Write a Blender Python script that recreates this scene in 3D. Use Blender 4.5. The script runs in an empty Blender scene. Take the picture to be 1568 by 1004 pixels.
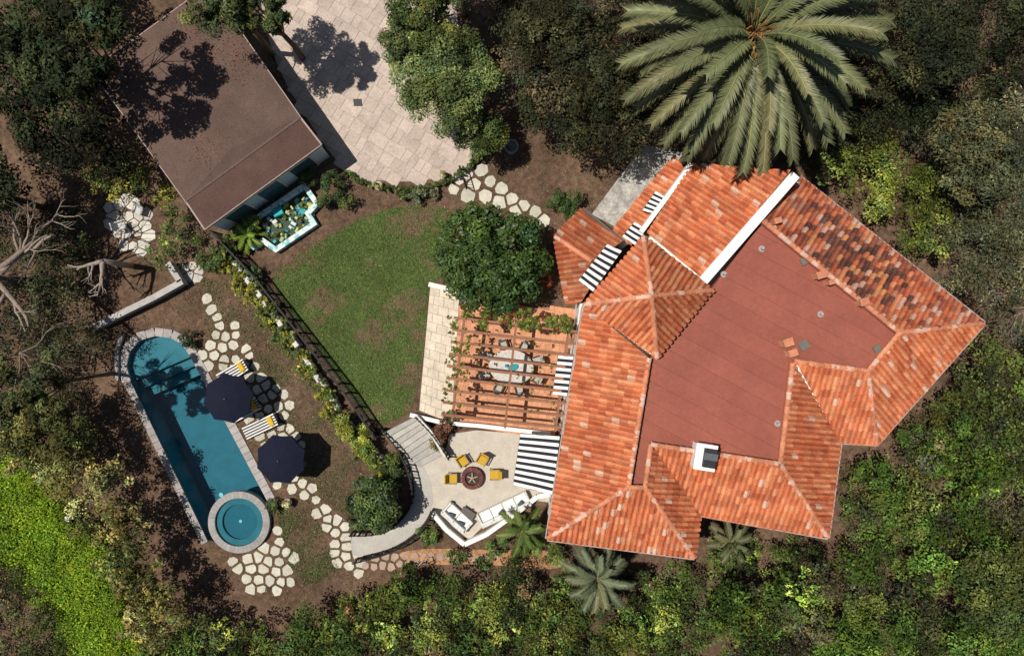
import bpy,bmesh,math,random
import numpy as np
from mathutils import Vector
from mathutils.geometry import tessellate_polygon
random.seed(5); R=np.random.default_rng(7)
H=42.0;S=25.0
sc=bpy.context.scene
def P(px,py,z=0.0):
    k=(H-z)/H/S
    return Vector(((px-784)*k,(502-py)*k,z))
def PL(l,z=0.0): return [P(a,b,z) for a,b in l]
def link(o,parent=None):
    sc.collection.objects.link(o)
    if parent: o.parent=parent
    return o
def empty(name):
    e=bpy.data.objects.new(name,None); e.empty_display_size=.3; return link(e)
# ---------------- materials
def mat(name,rough=.7,ns=6.,na=.25,bump=0.,bs=30.,spec=.3,trans=0.,ns2=None,na2=.0,metal=0.):
    m=bpy.data.materials.new(name); m.use_nodes=True; nt=m.node_tree; N=nt.nodes; L=nt.links
    bs_=N['Principled BSDF']; out=N['Material Output']
    at=N.new('ShaderNodeAttribute'); at.attribute_name='Col'
    tc=N.new('ShaderNodeTexCoord')
    col=at.outputs['Color']
    for s,a in ((ns,na),(ns2,na2)):
        if not s or not a: continue
        no=N.new('ShaderNodeTexNoise'); no.inputs['Scale'].default_value=s; no.inputs['Detail'].default_value=5; no.inputs['Roughness'].default_value=.65
        L.new(tc.outputs['Object'],no.inputs['Vector'])
        mr=N.new('ShaderNodeMapRange'); mr.inputs[1].default_value=.3; mr.inputs[2].default_value=.7
        mr.inputs[3].default_value=1-a; mr.inputs[4].default_value=1+a
        L.new(no.outputs['Fac'],mr.inputs[0])
        vm=N.new('ShaderNodeVectorMath'); vm.operation='SCALE'
        L.new(col,vm.inputs[0]); L.new(mr.outputs[0],vm.inputs['Scale']); col=vm.outputs[0]
    L.new(col,bs_.inputs['Base Color'])
    bs_.inputs['Roughness'].default_value=rough
    bs_.inputs['Specular IOR Level'].default_value=spec
    bs_.inputs['Metallic'].default_value=metal
    if bump:
        no=N.new('ShaderNodeTexNoise'); no.inputs['Scale'].default_value=bs; no.inputs['Detail'].default_value=5
        L.new(tc.outputs['Object'],no.inputs['Vector'])
        bp=N.new('ShaderNodeBump'); bp.inputs['Strength'].default_value=bump; bp.inputs['Distance'].default_value=.05
        L.new(no.outputs['Fac'],bp.inputs['Height']); L.new(bp.outputs[0],bs_.inputs['Normal'])
    return m
M_leaf=mat('leaf',.65,None,0,spec=.1)
M_gloss=mat('glossy_leaf',.45,None,0,spec=.28)
M_frond=mat('frond',.5,None,0,spec=.35)
M_bark=mat('bark',.9,8,.4,.6,20)
M_tile=mat('clay_tile',.8,1.1,.22,.35,25,ns2=14,na2=.25,spec=.2)
M_wall=mat('stucco',.85,2,.06,.15,40)
M_stone=mat('stone',.8,2.2,.16,.4,18,ns2=12,na2=.12)
M_conc=mat('concrete',.8,1.3,.12,.2,30,ns2=9,na2=.08)
M_wood=mat('wood',.7,7,.25,.3,20)
M_cloth=mat('fabric',.9,9,.08,.1,60,spec=.15)
M_metal=mat('painted_metal',.6,6,.1,spec=.2)
M_shing=mat('shingle',.95,.7,.16,.5,28,ns2=16,na2=.3,spec=.1)
M_glass=mat('window_glass',.08,3,.1,spec=.6)
M_grass=mat('grass',.8,.5,.2,spec=.15)
# ---------------- mesh builder
class MB:
    def __init__(s): s.v=[];s.f=[];s.c=[]
    def add(s,vs,fs,col):
        b=len(s.v); s.v+= [tuple(x) for x in vs]; s.f+=[tuple(i+b for i in f) for f in fs]
        s.c+= [tuple(col)[:3]]*len(vs); return s
    def prism(s,poly,z0,z1,col,bev=0.,top=None):
        pts=[(p[0],p[1]) for p in poly]
        a=sum(pts[i-1][0]*pts[i][1]-pts[i][0]*pts[i-1][1] for i in range(len(pts)))
        if a<0: pts=pts[::-1]
        n=len(pts)
        tr=tessellate_polygon([[Vector((x,y,0)) for x,y in pts]])
        if bev:
            ins=offset(pts,-bev)
            vs=[(x,y,z0) for x,y in pts]+[(x,y,z1-bev) for x,y in pts]+[(x,y,z1) for x,y in ins]
            fs=[(i,(i+1)%n,n+(i+1)%n,n+i) for i in range(n)]+[(n+i,n+(i+1)%n,2*n+(i+1)%n,2*n+i) for i in range(n)]
            o=2*n
        else:
            vs=[(x,y,z0) for x,y in pts]+[(x,y,z1) for x,y in pts]
            fs=[(i,(i+1)%n,n+(i+1)%n,n+i) for i in range(n)]; o=n
        for t in tr:
            t=list(t); A,B,C=[pts[i] for i in t]
            if (B[0]-A[0])*(C[1]-A[1])-(B[1]-A[1])*(C[0]-A[0])<0: t=t[::-1]
            fs.append(tuple(o+i for i in t))
        return s.add(vs,fs,col)
    def sheet(s,poly,z,col,holes=None):
        loops=[[Vector((p[0],p[1],0)) for p in poly]]+[[Vector((p[0],p[1],0)) for p in h] for h in (holes or [])]
        tr=tessellate_polygon(loops); fl=[p for l in loops for p in l]
        fs=[]
        for t in tr:
            A,B,C=[fl[i] for i in t]; t=tuple(t)
            if (B-A).cross(C-A).z<0: t=t[::-1]
            fs.append(t)
        return s.add([(p.x,p.y,z) for p in fl],fs,col)
    def beam(s,a,b,w,h,col):
        a=Vector(a);b=Vector(b); d=(b-a); 
        if d.length<1e-6: return s
        d.normalize(); up=Vector((0,0,1)) if abs(d.z)<.95 else Vector((1,0,0))
        x=d.cross(up).normalized(); y=x.cross(d).normalized()
        vs=[p+x*(w/2)*i+y*(h/2)*j for p in (a,b) for i,j in ((-1,-1),(1,-1),(1,1),(-1,1))]
        return s.add(vs,[(0,1,2,3),(7,6,5,4),(0,4,5,1),(1,5,6,2),(2,6,7,3),(3,7,4,0)],col)
    def box(s,c,d,rot,col,bev=0.):
        cx,cy,z0=c; w,l,h=d; cr,sr=math.cos(rot),math.sin(rot)
        poly=[(cx+x*cr-y*sr,cy+x*sr+y*cr) for x,y in ((-w/2,-l/2),(w/2,-l/2),(w/2,l/2),(-w/2,l/2))]
        return s.prism(poly,z0,z0+h,col,bev)
    def tube(s,pts,rad,n,col):
        pts=[Vector(p) for p in pts]; vs=[];fs=[]
        for i,p in enumerate(pts):
            d=(pts[min(i+1,len(pts)-1)]-pts[max(i-1,0)])
            if d.length<1e-6: d=Vector((0,0,1))
            d.normalize(); u=Vector((0,0,1)) if abs(d.z)<.9 else Vector((1,0,0))
            x=d.cross(u).normalized(); y=x.cross(d)
            for k in range(n):
                a=2*math.pi*k/n; vs.append(p+(x*math.cos(a)+y*math.sin(a))*rad[i])
        for i in range(len(pts)-1):
            for k in range(n):
                fs.append((i*n+k,i*n+(k+1)%n,(i+1)*n+(k+1)%n,(i+1)*n+k))
        fs.append(tuple(range(n))[::-1]); fs.append(tuple((len(pts)-1)*n+k for k in range(n)))
        return s.add(vs,fs,col)
    def obj(s,name,m,parent=None,smooth=False):
        me=bpy.data.meshes.new(name); me.from_pydata(s.v,[],s.f)
        a=me.color_attributes.new('Col','FLOAT_COLOR','POINT')
        c=np.ones((len(s.v),4),np.float32); c[:,:3]=np.array(s.c); a.data.foreach_set('color',c.ravel())
        if smooth: me.polygons.foreach_set('use_smooth',[True]*len(me.polygons))
        me.materials.append(m); me.update()
        return link(bpy.data.objects.new(name,me),parent)
def offset(pts,d):
    pts=[(p[0],p[1]) for p in pts]; n=len(pts)
    a=sum(pts[i-1][0]*pts[i][1]-pts[i][0]*pts[i-1][1] for i in range(n)); sg=1 if a>0 else -1
    out=[]
    for i in range(n):
        p0=Vector(pts[i-1]);p1=Vector(pts[i]);p2=Vector(pts[(i+1)%n])
        e1=(p1-p0).normalized();e2=(p2-p1).normalized()
        n1=Vector((e1.y,-e1.x))*sg;n2=Vector((e2.y,-e2.x))*sg
        m=(n1+n2); 
        if m.length<.2: m=n1
        m.normalize(); k=max(m.dot(n1),.35); q=p1+m*(d/k); out.append((q.x,q.y))
    return out
def inpoly(x,y,poly):
    ins=np.zeros(np.shape(x),bool); n=len(poly)
    for i in range(n):
        x1,y1=poly[i-1][:2];x2,y2=poly[i][:2]
        c=((y1>y)!=(y2>y))&(x<(x2-x1)*(y-y1)/((y2-y1) or 1e-9)+x1); ins^=c
    return ins
def smooth_poly(l,it=2,closed=True):
    for _ in range(it):
        o=[]; n=len(l)
        if not closed: o.append(l[0])
        for i in range(n if closed else n-1):
            a=l[i];b=l[(i+1)%n]
            o+= [(a[0]*.75+b[0]*.25,a[1]*.75+b[1]*.25),(a[0]*.25+b[0]*.75,a[1]*.25+b[1]*.75)]
        if not closed: o.append(l[-1])
        l=o
    return l
def v(c,a=.12):
    k=1+random.uniform(-a,a); return (c[0]*k,c[1]*k,c[2]*k)
def mixc(a,b,t): return tuple(a[i]*(1-t)+b[i]*t for i in range(3))
# ---------------- leaves
def leaf_obj(name,arrs,m=None,parent=None):
    pos=np.concatenate([a[0] for a in arrs]);nr=np.concatenate([a[1] for a in arrs])
    ln=np.concatenate([a[2] for a in arrs]);wd=np.concatenate([a[3] for a in arrs]);cl=np.concatenate([a[4] for a in arrs])
    n=len(pos); nr=nr/(np.linalg.norm(nr,axis=1,keepdims=True)+1e-9)
    r=R.normal(size=(n,3)); t=np.cross(nr,r); t/=np.linalg.norm(t,axis=1,keepdims=True)+1e-9; b=np.cross(nr,t)
    V=np.empty((n,4,3),np.float32)
    V[:,0]=pos-t*ln[:,None]/2; V[:,2]=pos+t*ln[:,None]/2-nr*ln[:,None]*.12
    V[:,1]=pos-b*wd[:,None]/2+nr*wd[:,None]*.15; V[:,3]=pos+b*wd[:,None]/2+nr*wd[:,None]*.15
    me=bpy.data.meshes.new(name)
    me.vertices.add(4*n); me.loops.add(4*n); me.polygons.add(n)
    me.vertices.foreach_set('co',V.ravel())
    me.loops.foreach_set('vertex_index',np.arange(4*n,dtype=np.int32))
    me.polygons.foreach_set('loop_start',np.arange(0,4*n,4,dtype=np.int32))
    me.update(calc_edges=True)
    a=me.color_attributes.new('Col','FLOAT_COLOR','POINT')
    c=np.ones((n,4,4),np.float32); c[:,:,:3]=cl[:,None,:]; a.data.foreach_set('color',c.ravel())
    me.materials.append(m or M_leaf)
    return link(bpy.data.objects.new(name,me),parent)
def crown(c,Rr,Hz,nb,nl,ls,col,asp=.5,var=.38,brk=(.2,.4)):
    c=np.array(c); col=np.array(col)
    d=R.normal(size=(nb,3)); d[:,2]=np.abs(d[:,2])*1.0-.25; d/=np.linalg.norm(d,axis=1,keepdims=True)
    rad=(.25+.75*R.random(nb)**.6)[:,None]*np.array([Rr*.85,Rr*.85,Hz])
    bc=c+d*rad; br=Rr*R.uniform(brk[0],brk[1],nb)
    hue=R.normal(size=(nb,1))*.08; bv=np.exp(R.normal(size=(nb,1))*var)
    w=br**2; idx=R.choice(nb,nl,p=w/w.sum())
    q=R.normal(size=(nl,3)); q[:,2]=np.where(R.random(nl)<.88,np.abs(q[:,2]),q[:,2]); q/=np.linalg.norm(q,axis=1,keepdims=True)
    pos=bc[idx]+q*(br[idx]*R.uniform(.55,1.12,nl))[:,None]*np.array([1,1,.75])
    nr=q*.8+R.normal(size=(nl,3))*.4+np.array([0,0,.45])
    cc=col*bv[idx]*np.exp(R.normal(size=(nl,1))*.28)
    h=hue[idx]+R.normal(size=(nl,1))*.06
    cc=cc*np.concatenate([1+h*1.6,1+h*.3,1-h],1)
    s=ls*R.uniform(.6,1.35,nl)
    return (pos,nr,s,s*asp,np.clip(cc,0.003,.8))
def canopy(name,poly,z,sp,Rr,Hz,dens,ls,col,cvar=.36,cols=None,parent=None,asp=.5,brk=(.2,.42),var=.36):
    xs=[p[0] for p in poly];ys=[p[1] for p in poly]; arr=[]
    s=sp*S
    for gx in np.arange(min(xs),max(xs)+s,s):
        for gy in np.arange(min(ys),max(ys)+s,s):
            x=gx+R.uniform(-.5,.5)*s;y=gy+R.uniform(-.5,.5)*s
            if x<-55 or x>1625 or y<-50 or y>1055: continue
            if not inpoly(np.array([x]),np.array([y]),poly)[0]: continue
            zz=z+R.uniform(-.4,.5)*Hz
            r=Rr*R.uniform(.65,1.3); c=P(x,y,zz)
            base=np.array(col if cols is None else cols[R.integers(len(cols))])*math.exp(R.normal()*cvar)
            arr.append(crown(c,r,Hz*R.uniform(.8,1.2),int(10+r*6),int(dens*r*r*2.3),ls*R.uniform(.85,1.25),base,asp,var,brk=brk))
    return leaf_obj(name,arr,parent=parent)
def tree(name,px,py,z,Rr,Hz,nb,nl,ls,col,asp=.5,trunk=.16,tcol=(.13,.09,.06),brk=(.2,.36),var=.38,m=None):
    e=empty(name); c=P(px,py,z); mb=MB()
    base=Vector((c.x+random.uniform(-.2,.2),c.y+random.uniform(-.2,.2),0))
    mid=Vector((c.x,c.y,z*.5)); mb.tube([base,base.lerp(mid,.5)+Vector((.06,.04,0)),mid],[trunk*1.25,trunk,trunk*.85],9,tcol)
    for i in range(9):
        a=i*2.4+random.random(); rr=Rr*random.uniform(.5,.85)
        t=Vector((c.x+math.cos(a)*rr,c.y+math.sin(a)*rr,z+Hz*random.uniform(-.1,.4)))
        m_=mid.lerp(t,.5)+Vector((random.uniform(-.2,.2),random.uniform(-.2,.2),.25))
        mb.tube([mid,m_,t],[trunk*.6,trunk*.35,trunk*.1],6,tcol)
        for k in range(2):
            t2=m_+Vector((random.uniform(-1,1)*Rr*.4,random.uniform(-1,1)*Rr*.4,Hz*.4)); mb.tube([m_,t2],[trunk*.3,trunk*.08],5,tcol)
    mb.obj('trunk',M_bark,e,True)
    leaf_obj('crown',[crown(c,Rr,Hz,nb,nl,ls,col,asp,var,brk)],m,parent=e); return e
# ---------------- ground + pool
poolpx=[(200,582),(194,560),(199,538),(214,521),(238,514),(262,517),(280,527),(292,545),(410,766),(418,800),(360,838),(318,826)]
poolW=PL(poolpx)
G=MB(); B=400
G.sheet([(-B,-B),(B,-B),(B,B),(-B,B)],0,(.115,.072,.047),[poolW]); 
M_ground=mat('soil',.95,.35,.4,.5,8,ns2=3.,na2=.45,spec=.1)
G.obj('ground',M_ground)
e=empty('swimming_pool')
inner=poolW; n=len(inner)
b=MB(); 
for i in range(n):
    a,c=inner[i],inner[(i+1)%n]
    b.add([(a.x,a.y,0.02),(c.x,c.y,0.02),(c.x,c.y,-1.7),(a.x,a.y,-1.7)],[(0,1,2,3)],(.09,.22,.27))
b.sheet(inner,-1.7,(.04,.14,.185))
for k,(o,zz) in enumerate([(0,-.35),(1,-.7),(2,-1.05)]):
    st=poolpx[:8]
    e1=P(202+o*7+2,582+o*13); e2=P(289+o*7+2,545+o*13)
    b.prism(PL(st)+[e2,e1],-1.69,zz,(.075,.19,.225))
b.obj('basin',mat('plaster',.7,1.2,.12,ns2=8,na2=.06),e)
def water_mat(name,t):
    m=bpy.data.materials.new(name);m.use_nodes=True;N=m.node_tree.nodes;L=m.node_tree.links
    N.remove(N['Principled BSDF']); out=N['Material Output']
    tr=N.new('ShaderNodeBsdfTransparent'); tr.inputs[0].default_value=t
    gl=N.new('ShaderNodeBsdfGlossy'); gl.inputs['Roughness'].default_value=.02
    fr=N.new('ShaderNodeFresnel'); fr.inputs[0].default_value=1.33
    tc=N.new('ShaderNodeTexCoord'); no=N.new('ShaderNodeTexNoise'); no.inputs['Scale'].default_value=5; no.inputs['Detail'].default_value=3
    L.new(tc.outputs['Object'],no.inputs['Vector'])
    bp=N.new('ShaderNodeBump');bp.inputs['Strength'].default_value=.15;bp.inputs['Distance'].default_value=.02;L.new(no.outputs[0],bp.inputs['Height'])
    L.new(bp.outputs[0],gl.inputs['Normal']);L.new(bp.outputs[0],fr.inputs['Normal'])
    mx=N.new('ShaderNodeMixShader');L.new(fr.outputs[0],mx.inputs[0]);L.new(tr.outputs[0],mx.inputs[1]);L.new(gl.outputs[0],mx.inputs[2]);L.new(mx.outputs[0],out.inputs[0])
    return m
M_water=water_mat('water',(.62,.88,.92,1))
b=MB(); b.sheet(inner,-.07,(0,0,0)); b.obj('water',M_water,e)
b=MB(); c=P(339,757,-1.68); b.prism([(c.x+math.cos(a)*.14,c.y+math.sin(a)*.14) for a in np.linspace(0,6.28,12,endpoint=False)],-1.69,-1.64,(.45,.7,.75)); b.obj('drain',M_stone,e)
b=MB()
def ring_blocks(b,pl,w,z0,z1,seg,col,closed=True,inside=0.):
    pl=[Vector((p[0],p[1],0)) for p in pl]; n=len(pl)
    for i in range(n if closed else n-1):
        a=pl[i];c=pl[(i+1)%n]; L=(c-a).length; k=max(1,int(L/seg)); 
        for j in range(k):
            p=a.lerp(c,j/k);q=a.lerp(c,(j+1)/k); d=(q-p).normalized()
            nn=Vector((d.y,-d.x,0))
            g=d*.008
            b.prism([p+g-nn*inside,q-g-nn*inside,q-g+nn*w,p+g+nn*w],z0,z1,v(col,.1),.01)
o1=offset(poolW,.24)
cop=[o1[i] for i in range(9)]
ring_blocks(b,list(reversed(cop)),.26,-.05,.07,.45,(.36,.33,.31),False,.26)
cl=[o1[-1],o1[0]]; ring_blocks(b,list(reversed(cl)),.20,-.05,.075,.45,(.33,.30,.28),False,.24)
b.obj('coping',M_stone,e)
e=empty('spa'); cc=P(369,797); b=MB(); N_=40
circ=lambda r:[(cc.x+math.cos(a)*r,cc.y+math.sin(a)*r) for a in np.linspace(0,2*math.pi,N_,endpoint=False)]
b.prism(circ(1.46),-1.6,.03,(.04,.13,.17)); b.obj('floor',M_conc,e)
b=MB(); o=circ(1.45);i_=circ(1.08)
for k in range(N_):
    j=(k+1)%N_; b.prism([o[k],o[j],i_[j],i_[k]],.03,.17,(.07,.17,.20))
b.obj('bench',M_conc,e)
b=MB(); o=circ(1.88);i_=circ(1.46)
for k in range(N_):
    j=(k+1)%N_; b.prism([o[k],o[j],i_[j],i_[k]],-.1,.34,v((.31,.29,.27),.08),.012)
b.obj('coping',M_stone,e)
b=MB(); b.sheet(circ(1.46),.27,(0,0,0)); b.obj('water',water_mat('spa_water',(.6,.88,.92,1)),e)
b=MB(); b.prism([(cc.x+math.cos(a)*.1,cc.y+math.sin(a)*.1) for a in np.linspace(0,6.28,12,endpoint=False)],.03,.07,(.4,.65,.7)); b.obj('drain',M_stone,e)
# ---------------- lawn
lawnpx=smooth_poly([(410,428),(440,400),(500,365),(570,325),(640,312),(690,318),(700,360),(690,410),(655,440),(652,520),(640,600),(625,632),(600,645),(577,650),(540,612),(470,512)],2)
lw=PL(lawnpx); b=MB(); b.sheet(lw,.012,(.085,.12,.036)); lawn=b.obj('lawn',M_grass)
def pn(x,y,s,o=0): return (np.sin(x*s+o)+np.sin(y*s*1.3+o*2+1)+np.sin((x+y)*s*.7+3*o)+np.sin((x-y)*s*1.7+o))/4
def scatter(poly,nn,z0,z1,ls,asp,cols,pxpoly=True,up=.6,patch=None):
    q=[(p[0],p[1]) for p in poly]; xs=[p[0] for p in q];ys=[p[1] for p in q]
    x=R.uniform(min(xs),max(xs),nn);y=R.uniform(min(ys),max(ys),nn); k=inpoly(x,y,q); x=x[k];y=y[k]; n=len(x)
    pos=np.stack([(x-784)/S,(502-y)/S,R.uniform(z0,z1,n)],1)
    nr=R.normal(size=(n,3))*up+np.array([0,0,1.]); s=ls*R.uniform(.5,1.4,n)
    cl=np.array(cols)[R.integers(len(cols),size=n)]*np.exp(R.normal(size=(n,1))*.3)
    return pos,nr,s,s*asp,cl
a=scatter(lawnpx,190000,.015,.05,.11,.4,[(.095,.145,.036),(.08,.125,.030),(.12,.15,.045)],up=.55)
x_=a[0][:,0];y_=a[0][:,1]
f=pn(x_,y_,.8)+pn(x_,y_,2.1,1)*.7+pn(x_+.4*y_,y_,5.3,2)*.45+pn(x_,y_,11.,4)*.25+R.normal(size=len(x_))*.12
t=np.clip((f-.12)*1.5,0,1)[:,None]; a=(a[0],a[1],a[2],a[3],a[4]*(1-t)+np.array([.21,.155,.085])*t*R.uniform(.6,1.2,(len(t),1)))
leaf_obj('blades',[a],M_grass,lawn)
# ---------------- soil litter
yard=[(160,500),(300,420),(340,370),(400,400),(480,350),(540,280),(700,290),(740,230),(900,230),(1010,240),(880,340),(850,460),(700,450),(660,440),(640,640),(700,830),(870,840),(870,880),(640,870),(440,930),(330,890),(180,600)]
a1=scatter(yard,60000,.006,.03,.09,.5,[(.19,.11,.07),(.12,.07,.045),(.24,.16,.10),(.06,.04,.03),(.08,.10,.03)],up=.5)
pp=poolpx
k=~inpoly(784+a1[0][:,0]*S,502-a1[0][:,1]*S,pp)
leaf_obj('leaf_litter',[tuple(q[k] for q in a1)])
gr=[]
for pl in ([(395,540),(430,560),(500,650),(560,720),(540,800),(470,740),(440,640)],[(420,770),(470,760),(520,870),(470,900),(440,860)],[(300,420),(370,440),(470,560),(530,670),(500,700),(420,600)],[(300,430),(340,440),(470,650),(500,770),(440,760),(330,560)]):
    q=scatter(pl,17000,.01,.05,.10,.4,[(.085,.12,.036),(.12,.125,.05)],up=.7); f=pn(q[0][:,0],q[0][:,1],1.6)+R.normal(size=len(q[0]))*.3; k=(f>-.08)&~inpoly(784+q[0][:,0]*S,502-q[0][:,1]*S,pp); gr.append(tuple(z[k] for z in q))
leaf_obj('grass_patches',gr,M_grass)
# ---------------- pavings
M_pave=mat('paver',.8,1.,.16,.3,25,ns2=7,na2=.16)
def pavers(b,poly,z,ang,tw,tl,col,va=.12,gap=.02,th=.02):
    q=[(p[0],p[1]) for p in poly]; ca,sa=math.cos(ang),math.sin(ang)
    us=[x*ca+y*sa for x,y in q];vs_=[-x*sa+y*ca for x,y in q]
    r=0; vv=min(vs_)
    while vv<max(vs_):
        uu=min(us)-(tl*.5 if r%2 else 0)-random.random()*tl*.4
        while uu<max(us):
            l=tl*random.choice((1,1,.6,1.5))
            pts=[(uu+gap/2,vv+gap/2),(uu+l-gap/2,vv+gap/2),(uu+l-gap/2,vv+tw-gap/2),(uu+gap/2,vv+tw-gap/2)]
            w=[(x*ca-y*sa,x*sa+y*ca) for x,y in pts]
            cx=sum(x for x,y in w)/4;cy=sum(y for x,y in w)/4
            if inpoly(np.array([cx]),np.array([cy]),q)[0]: b.prism(w,z,z+th,v(col,va))
            uu+=l
        vv+=tw; r+=1
drive=smooth_poly([(400,-150),(395,60),(520,262),(560,274),(610,279),(660,276),(705,262),(738,232),(742,190),(700,60),(690,-150)],2)
b=MB(); b.sheet(PL(drive),.008,(.35,.285,.24)); pavers(b,PL(drive),.008,-.55,.78,.8,(.47,.38,.32),.09,.03)
b.prism(PL([(541,152),(554,152),(555,163),(542,163)]),.01,.045,(.06,.06,.06)); b.obj('driveway',M_pave)
def lerp2(a,c,t): return (a[0]+(c[0]-a[0])*t,a[1]+(c[1]-a[1])*t)
b=MB(); b.sheet(PL([(659,437),(704,447),(692,648),(642,628)]),.055,(.42,.36,.28))
nv_,nu_=14,3
for i in range(nv_):
    off=.5/nu_ if i%2 else 0
    us=[0]+[k/nu_+off for k in range(0 if off else 1,nu_)]+[1]
    for u0,u1 in zip(us[:-1],us[1:]):
        if u1-u0<.02: continue
        g=.012; t0,t1=i/nv_+.003,(i+1)/nv_-.003
        L0,L1=lerp2((659,437),(642,628),t0),lerp2((659,437),(642,628),t1); R0,R1=lerp2((704,447),(692,648),t0),lerp2((704,447),(692,648),t1)
        b.prism(PL([lerp2(L0,R0,u0+g),lerp2(L0,R0,u1-g),lerp2(L1,R1,u1-g),lerp2(L1,R1,u0+g)]),.05,.07,v((.62,.53,.41),.06))
b.obj('paved_walk',M_pave)
patio=[(700,466),(885,472),(868,545),(848,668),(690,648)]
b=MB(); b.sheet(PL(patio),.022,(.3,.15,.09)); pavers(b,PL(patio),.022,-.16,.3,.3,(.56,.26,.14),.14,.012); b.obj('terracotta_patio',M_pave)
terr=smooth_poly([(690,655),(850,668),(850,770),(815,765),(745,800),(712,832),(663,785),(650,770),(632,745),(645,705),(683,692)],1)
b=MB(); b.prism(PL(terr),0,.035,(.49,.435,.36)); 
b.obj('terrace',M_conc)
b=MB(); b.prism(PL([(985,222),(1048,234),(950,352),(906,328)]),0,.03,(.34,.32,.29)); b.obj('concrete_path',mat('stained_concrete',.85,1.6,.4,.3,18,ns2=6,na2=.3))
e=empty('garden_stairs'); b=MB()
for i in range(8):
    t0=i/8;t1=(i+1)/8
    l0=(590+52*t0,660+55*t0);l1=(590+52*t1,660+55*t1);r0=(640+44*t0,634+60*t0-8*math.sin(t0*3.1));r1=(640+44*t1,634+60*t1-8*math.sin(t1*3.1))
    b.prism(PL([l0,l1,r1,r0]),0,.82-.1*i,v((.40,.375,.33),.12),.015)
b.obj('steps',M_stone,e)
path=smooth_poly([(612,690),(640,700),(660,735),(664,775),(645,808),(605,838),(548,852),(538,848),(538,812),(560,820),(600,808),(630,782),(634,745)],2)
b=MB(); b.prism(PL(path),0,.05,(.42,.395,.35)); b.obj('curved_path',M_conc)
b=MB(); dp=smooth_poly([(600,846),(660,838),(760,842),(862,842),(866,872),(800,868),(720,862),(640,866)],2); b.sheet(PL(dp),.01,(.38,.20,.10)); b.obj('dirt_path',M_ground)
# ---------------- flagstones
def stones(name,pts,rad,col,gap=.07,z=.035):
    W=[Vector((P(*p).x,P(*p).y)) for p in pts]; b=MB()
    for i,c in enumerate(W):
        r=rad*random.uniform(.8,1.15); n=random.choice((6,7,8)); o=random.random()*6
        poly=[c+Vector((math.cos(o+k*6.283/n),math.sin(o+k*6.283/n)))*r*random.uniform(.85,1.12) for k in range(n)]
        for j,d in enumerate(W):
            if j==i or (d-c).length>2*rad*1.4: continue
            nn=(d-c).normalized(); m=(c+d)/2-nn*gap; out=[]
            for k in range(len(poly)):
                A=poly[k];Bq=poly[(k+1)%len(poly)]; da=(A-m).dot(nn);db=(Bq-m).dot(nn)
                if da<=0: out.append(A)
                if (da<0)!=(db<0): out.append(A.lerp(Bq,da/(da-db)))
            poly=out
            if len(poly)<3: break
        if len(poly)>=3: b.prism([(p.x,p.y) for p in poly],0,z+random.uniform(0,.015),v(col,.13),0)
    return b.obj(name,M_stone)
def gridpts(poly,s,j=.3):
    o=[];r=0
    y=min(p[1] for p in poly)
    while y<max(p[1] for p in poly):
        x=min(p[0] for p in poly)+(s/2 if r%2 else 0)
        while x<max(p[0] for p in poly):
            X=x+random.uniform(-j,j)*s;Y=y+random.uniform(-j,j)*s
            if inpoly(np.array([X]),np.array([Y]),poly)[0]: o.append((X,Y))
            x+=s
        y+=s*.87; r+=1
    return o
SC=(.50,.47,.38)
stones('stepping_stones',[(714,267),(737,261),(750,278),(726,283),(694,290),(717,298),(743,301),(768,289),(765,309),(784,305),(802,315),(820,325),(832,338),(790,322),(702,276)],.44,SC)
fl=[(304,440),(314,440),(328,465),(348,490),(380,508),(396,545),(420,580),(441,610),(456,650),(474,690),(470,718),(450,735),(425,750),(408,748),(400,700),(385,660),(345,600),(304,540),(322,520),(336,505),(318,480)]
stones('flagstone_patio',gridpts(fl,17.5,.24),.34,SC)
stones('flagstone_path',[(447,748),(463,740),(477,747),(467,757),(484,765),(498,780),(486,786),(503,795),(515,797),(501,806),(514,815),(528,806),(529,822),(513,833),(531,836),(513,846),(529,851),(548,848),(517,860),(535,866),(549,877),(552,862)],.34,SC)
fl2=[(350,852),(398,840),(420,810),(440,815),(450,845),(458,885),(430,905),(392,920),(362,895)]
stones('flagstone_landing',gridpts(fl2,18,.24),.37,SC)
stones('stone_edging',[(560+i*13,868-i*1.6+random.uniform(-4,4)) for i in range(8)]+[(660+i*14,852+random.uniform(-5,5)) for i in range(8)]+[(575+i*15,852+random.uniform(-3,3)) for i in range(6)],.3,(.38,.27,.21))
stones('flagstone_nook',gridpts([(160,312),(200,300),(232,330),(234,376),(200,392),(168,368)],17,.3),.42,(.55,.51,.44),.03)
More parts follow.
